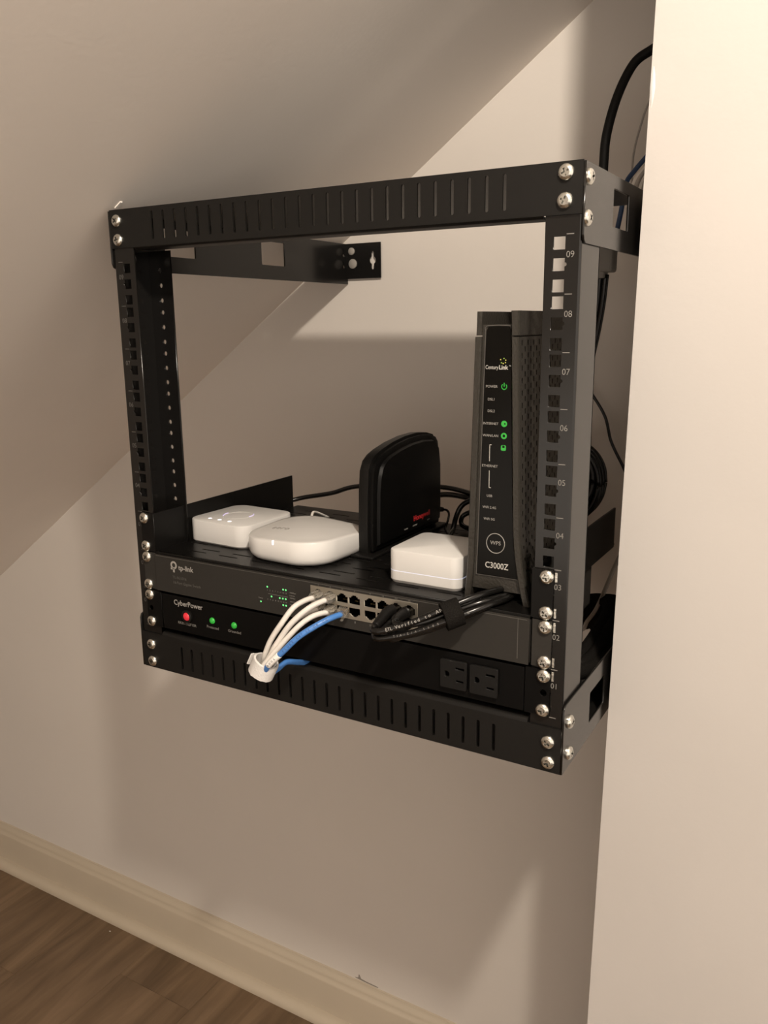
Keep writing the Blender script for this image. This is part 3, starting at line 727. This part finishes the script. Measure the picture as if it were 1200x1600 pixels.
t = cable('network_cable', 'blue network cable bent down through the white strap and back', bp_, 2.9, M['cblue']); clear_plug(t, (29, False), bp_[0])
# print along the blue jacket, and its paper flag
P = smoothpts(bp_, 8)
def along(P, i, r):
    T = (P[i + 1] - P[i - 1]).normalized(); vdir = (Vector((450, -644, 335)) - P[i]).normalized(); N = (vdir - T * vdir.dot(T)).normalized()
    return T, N
def print_along(parent, P, i0, i1, s, size, r, m, name='jacket_print', flip=True):
    """letters set one by one on the side of the jacket that faces the room"""
    bm = NB(); n = len(s)
    for k, ch in enumerate(s):
        q = i0 + (i1 - i0) * k / max(1, n - 1); i = int(q); fr = q - i
        c = P[i].lerp(P[min(i + 1, len(P) - 1)], fr); T, N = along(P, max(1, min(i, len(P) - 2)), r)
        X = -T if flip else T
        Y = N.cross(X)
        text_into(bm, ch, size, lambda u, v, w: c + X * u + Y * v + N * (r + .05 + w), 'CENTER', t=.1)
    return obj(name, bm, m, parent)
print_along(t, P, 34, 9, 'O FLUKE CAT 5E OR CG', 2.9, 2.9, M['inkblu'])
bm = NB(); tube(bm, [P[i] for i in range(34, 42)], 3.15, 12, 2); o = obj('paper_flag', bm, M['label'], t, smooth=True); lab(o, 'white paper label wrapped round the cable')
print_along(t, P, 40, 36, 'DOOR', 2.6, 3.15, M['inkblk'], 'flag_print')
# white hook-and-loop strap round the five cables
tie = thing('cable_strap', 'white fuzzy strap wrapped round the white and blue cables', 'cable tie', (-34, -50, 8))
bm = NB()
ax = Vector((-.42, -.10, -.90)).normalized(); sdir = Vector((1, 0, 0)); sdir = (sdir - ax * sdir.dot(ax)).normalized(); up = ax.cross(sdir)
cc = Vector((-33.8, -51, 9.0)); rings = []
for k in range(28):
    a = 2 * math.pi * k / 28; d = sdir * math.cos(a) * 11.2 + up * math.sin(a) * 10.6
    nrm = d.normalized(); w = random.uniform(-.25, .25)
    rings.append([bm.verts.new(cc + d + ax * (8.4 + w)), bm.verts.new(cc + d + nrm * (1.9 + w) + ax * (7.8 + w)), bm.verts.new(cc + d + nrm * (2.1 + w) - ax * (7.8 + w)), bm.verts.new(cc + d - ax * (8.4 + w))])
for k in range(28):
    a, b = rings[k], rings[(k + 1) % 28]
    for j in range(4): bm.faces.new((a[j], a[(j + 1) % 4], b[(j + 1) % 4], b[j]))
obj('band', bm, M['wvelcro'], tie, auto=50)
bm = NB()
tail = [cc + sdir * -12.5 + up * -4 , cc + sdir * -14.5 + up * 1, cc + sdir * -15.5 + up * 4]
for kk, (p, q) in enumerate(zip(tail, tail[1:])):
    vs_ = [p + ax * 6.5, q + ax * 6, q - ax * 6, p - ax * 6.5]
    f1 = [bm.verts.new(v) for v in vs_]; f2 = [bm.verts.new(v - sdir * 1.3) for v in vs_]
    bm.faces.new(f1); bm.faces.new(f2[::-1])
    for j in range(4): bm.faces.new((f1[j], f1[(j + 1) % 4], f2[(j + 1) % 4], f2[j]))
obj('loose_end', bm, M['wvelcro'], tie)
# black patch cables with ribbed boots
bl = [('black network cable from the seventh upper port, lettered along its jacket', (88.5, True), [(85.8, 0, 77), (87.6, -20, 76), (88.6, -36, 72.5), (88.9, -47, 70), (96.6, -51, 70), (109.6, -47, 74.2), (128.7, -36, 81.4), (152, -22, 93.3), (173, 0, 101.6), (187.0, 40, 101.0), (184, 95, 98)]),
      ('black network cable from the last upper port at the right', (102.5, True), [(102.5, 0, 76), (102.5, -16, 75.8), (103, -30, 75.6), (107.4, -39, 75.1), (118.6, -40, 76.4), (133.9, -31, 79.6), (154.6, -16, 88.1), (178.5, 2, 96.5), (190.9, 40, 95.5), (187, 95, 95)]),
      ('black network cable from the seventh lower port, lowest of the black bundle', (88.5, False), [(88.5, 0, 64.5), (87.5, -18, 64.5), (87.3, -38, 63.0), (92, -47.5, 62), (105.3, -46, 64.5), (126.6, -38, 70.8), (154.6, -27, 83.2), (179.4, -6, 93.6), (190.8, 30, 95.6), (181, 95, 95)]),
      ('black network cable from the last lower port at the right', (102.5, False), [(102.5, 0, 64.5), (101.5, -20, 64.5), (101.3, -36, 62.7), (106.4, -43, 61.9), (116.8, -39, 65.5), (133.4, -31, 70.5), (156, -18, 80.8), (178.9, 1, 91.0), (184.5, 30, 95), (177, 95, 95)])]
for i, (lb, port, pts) in enumerate(bl):
    t = cable('patch_cable', lb, pts, 3.0, M['cblack'], group='black network cables in the switch')
    px, top = port; zc = 76 if top else 64.2
    a = Vector(pts[0]); b = Vector(pts[1]); c_ = Vector(pts[2])
    bm = NB(); box(bm, px - 5.6, px + 5.6, -13, 2, zc - 3.3, zc + 3.3, bev=.8, seg=1); obj('plug', bm, M['gloss'], t)
    bm = NB(); tube(bm, [(px, -11, zc), b, c_, Vector(pts[3]).lerp(c_, .4)], 4, 10, 6, rfun=lambda s: 5.6 - 2.2 * s + (.45 if int(s * 18) % 2 else 0)); obj('boot', bm, M['blackpl'], t, auto=60)
    if i == 0: print_along(t, smoothpts(pts, 8), 37.5, 56, 'ETL Verified to ANSI', 4.4, 3.0, M['ink'], flip=False)
    if i == 2: print_along(t, smoothpts(pts, 8), 34, 52, 'TIA/EIA-568B 24AWG', 2.8, 3.0, M['inkm'], flip=False)
vel = thing('cable_wrap', 'black fuzzy wrap holding the bundle of black cables together', 'cable tie', (154.5, -21, 86))
bm = NB(); ax = Vector((.72, .60, .30)).normalized(); sdir = Vector((0, 0, 1)); sdir = (sdir - ax * sdir.dot(ax)).normalized(); up = ax.cross(sdir); cc = Vector((154.2, -20.8, 87.0)); rings = []
for k in range(28):
    a = 2 * math.pi * k / 28; d = sdir * math.cos(a) * 10.8 + up * math.sin(a) * 9.4; nrm = d.normalized(); w = random.uniform(-.4, .4)
    rings.append([bm.verts.new(cc + d + ax * (8.5 + w)), bm.verts.new(cc + d + nrm * (2.1 + w) + ax * (8 + w)), bm.verts.new(cc + d + nrm * (2.3 + w) - ax * (8 + w)), bm.verts.new(cc + d - ax * (8.5 + w))])
for k in range(28):
    a, b = rings[k], rings[(k + 1) % 28]
    for j in range(4): bm.faces.new((a[j], a[(j + 1) % 4], b[(j + 1) % 4], b[j]))
obj('band', bm, M['velcro'], vel, auto=50)

# ---- cords behind the shelf
cable('black_cable', 'flat black power cord running behind the gateway from the left shelf side', [(-238, 262, 95), (-230, 272, 96), (-216, 280, 99.5), (-176.1, 288, 107.8), (-141.6, 293, 118.9), (-80.4, 298, 126.1), (-14.3, 300, 128.5), (23, 292, 127), (60, 275, 124), (110, 250, 112), (150, 220, 100)], 3.2, M['cblack'], 'cord')
cable('black_cable', 'black cord passing under the flat cord at the right of the gateway', [(-42, 300, 112), (-11.8, 298, 119), (15.5, 291, 121), (48.4, 282, 118), (90, 262, 108), (140, 235, 98)], 3.6, M['cblack'], 'cord')
cable('black_cable', 'thick black cord arching down onto the shelf behind the small white hub', [(95, 236, 126), (61.6, 240, 128.9), (49.2, 240, 126.6), (41.1, 238, 119.1), (39, 230, 107.5), (42.5, 215, 97), (47, 195, 94.6), (62, 160, 94)], 3.1, M['cblack'], 'cord')
t = cable('thin_cord', 'thin black cord with a small plug at the back of the gateway', [(14, 244, 113), (20.5, 243, 113.2), (24.7, 241, 109.5), (25.2, 237, 101.3), (26, 229, 94), (36, 214, 92.2), (50, 190, 92.2)], 1.4, M['cblack'], 'cord')
bm = NB(); tube(bm, [(6.5, 244.5, 113), (15.5, 244.5, 113)], 4, 10, 3, rfun=lambda s: 4.2 - 1.6 * s); obj('plug', bm, M['blackpl'], t, smooth=True)
cable('loop_cord', 'black cord looped beside the left edge of the modem', [(110, 236, 112), (70, 242, 117), (52, 252, 113), (39, 250, 106), (42, 242, 97), (62, 236, 94.5), (100, 225, 94.5), (128, 205, 95)], 3.0, M['cblack'], 'cord')
cable('white_cord', 'short white cord curling up behind the white bridge', [(-122, 138, 105), (-116, 143, 103.5), (-114, 149, 103.5), (-118, 156, 107), (-122, 165, 111), (-125, 180, 107), (-127, 205, 96)], 1.6, M['cwhite'], 'cord')
# ---- cables at the right, behind the rack side
cable('coaxial_cable', 'thick black cable arching up from the rack behind the near wall edge', [(300, 300, 620), (260, 300, 616), (235.3, 300, 609.3), (221.7, 300, 604.3), (204.2, 300, 593.8), (190.5, 295, 564.1), (182.3, 290, 526.9), (181.9, 285, 494.5), (182, 285, 449.5), (182, 285, 412)], 5.0, M['rubber'], 'cable', sub=8)
ad = thing('cable_adapter', 'grey blocky adapter with dark cords hanging below the upper right bracket', 'adapter', (180, 285, 383))
bm = NB(); box(bm, 158, 199, 274, 296, 386, 420, bev=3); box(bm, 164, 190, 276, 294, 380, 388, bev=2); obj('casing', bm, M['greypl'], ad)
for dx in (-6, 0, 6):
    bm = NB(); tube(bm, [(184 + dx, 285, 384), (182 + dx * .9, 287, 355), (178 + dx * .8, 289, 325), (171 + dx * .8, 291, 290), (160 + dx, 294, 240), (154 + dx, 300, 190)], 3.4, 8, 6); obj('cord', bm, M['cblack'], ad, smooth=True)
cable('thin_cord', 'thin grey wire curving against the back wall near the near wall edge', [(225, 398, 612), (205, 400, 592), (196.6, 400, 574.9), (191.1, 400, 558.6), (183.5, 400, 524.9), (183.2, 400, 489.8), (184.4, 400, 440)], 1.3, M['cgrey'], 'cord')
cable('network_cable', 'dark blue cable slanting behind the upper right bracket', [(300, 330, 596), (250, 330, 545), (227.9, 330, 521), (215.3, 330, 507.5), (204.3, 330, 495.6), (197.1, 320, 480), (196, 310, 450), (190, 300, 400)], 2.7, M['cnavy'], 'cable')
for k in range(4):
    dx, dy = 6 + k * 4.2, -3 - 2.0 * (k % 2)
    cable('bundled_cable', ['pale grey cable lying against the dark blue one behind the upper right bracket', 'grey cable second from the dark blue one behind the upper right bracket', 'pale grey cable third from the dark blue one behind the upper right bracket', 'grey cable farthest from the dark blue one behind the upper right bracket'][k], [(305 + dx, 330 + dy, 588), (252 + dx, 330 + dy, 538), (229 + dx, 330 + dy, 514), (212 + dx, 328 + dy, 498), (201 + dx, 318 + dy, 478), (199 + dx, 308 + dy, 440)], 2.5, M['cgrey'] if k % 2 else M['cwhite'], 'cable', group='pale cables behind the upper right bracket')
cable('thin_cord', 'thin black wire drooping down the back wall right of the rack post', [(172, 300, 388), (140, 380, 372), (100, 432, 335), (99, 440, 290), (117.5, 440, 262.5), (131.9, 440, 246.2), (153.7, 440, 213.6), (163.7, 440, 180.6), (181.3, 440, 147.9), (191.5, 440, 127.5), (215, 440, 100)], 2.0, M['cblack'], 'cord')
coil = thing('coiled_cable', 'glossy black cable coiled into a ring behind the right post', 'cable', (140, 330, 92))
for k in range(9):
    cx, cz, rr = 137 + (k % 3) * 1.5, 143 + (k % 4) * 1.2, 48.5 - 7.0 * (k // 3) - .7 * (k % 3); yy = 330 + (k % 3 - 1) * 8.2
    bm = NB(); pts = [(cx + rr * .95 * math.cos(R_(a)), yy + 3 * math.sin(R_(a * 2)), cz + rr * math.sin(R_(a))) for a in range(0, 361, 20)]
    tube(bm, pts, 4.0, 8, 3); obj('turn', bm, M['cblack'], coil, smooth=True)
bm = NB(); tube(bm, [(128, 336, 96), (124, 336, 70), (128, 330, 35), (140, 318, 5), (160, 300, -22)], 4.0, 8, 5); obj('tail', bm, M['cblack'], coil, smooth=True)
cable('clear_cable', 'translucent shiny cable slanting up behind the right post', [(120, 330, -48), (164.5, 330, -44.6), (174.5, 330, -30.1), (187.1, 330, -7), (205.7, 330, 47.4), (218, 330, 74.6), (240, 330, 118)], 2.6, M['clearj'], 'cable')
pile = thing('power_cord_bundle', 'dark bundle of black power cords on the lower right bracket', 'cable', (200, 240, -40))
for k in range(9):
    zz = -7 - (k % 3) * 12 + random.uniform(-3, 3); xx = 208 + (k // 3) * 13
    bm = NB(); pts = [(xx - 60, 150, zz - 26), (xx - 22, 160, zz - 18), (xx, 190 + random.uniform(-8, 8), zz - 10), (xx + 4, 250, zz + random.uniform(0, 5)), (xx - 2, 310, zz + 8), (xx - 26, 345, zz + 4), (xx - 60, 350, zz - 10)]
    tube(bm, pts, 8.2, 8, 5); obj('cord', bm, M['velcro'], pile, smooth=True)
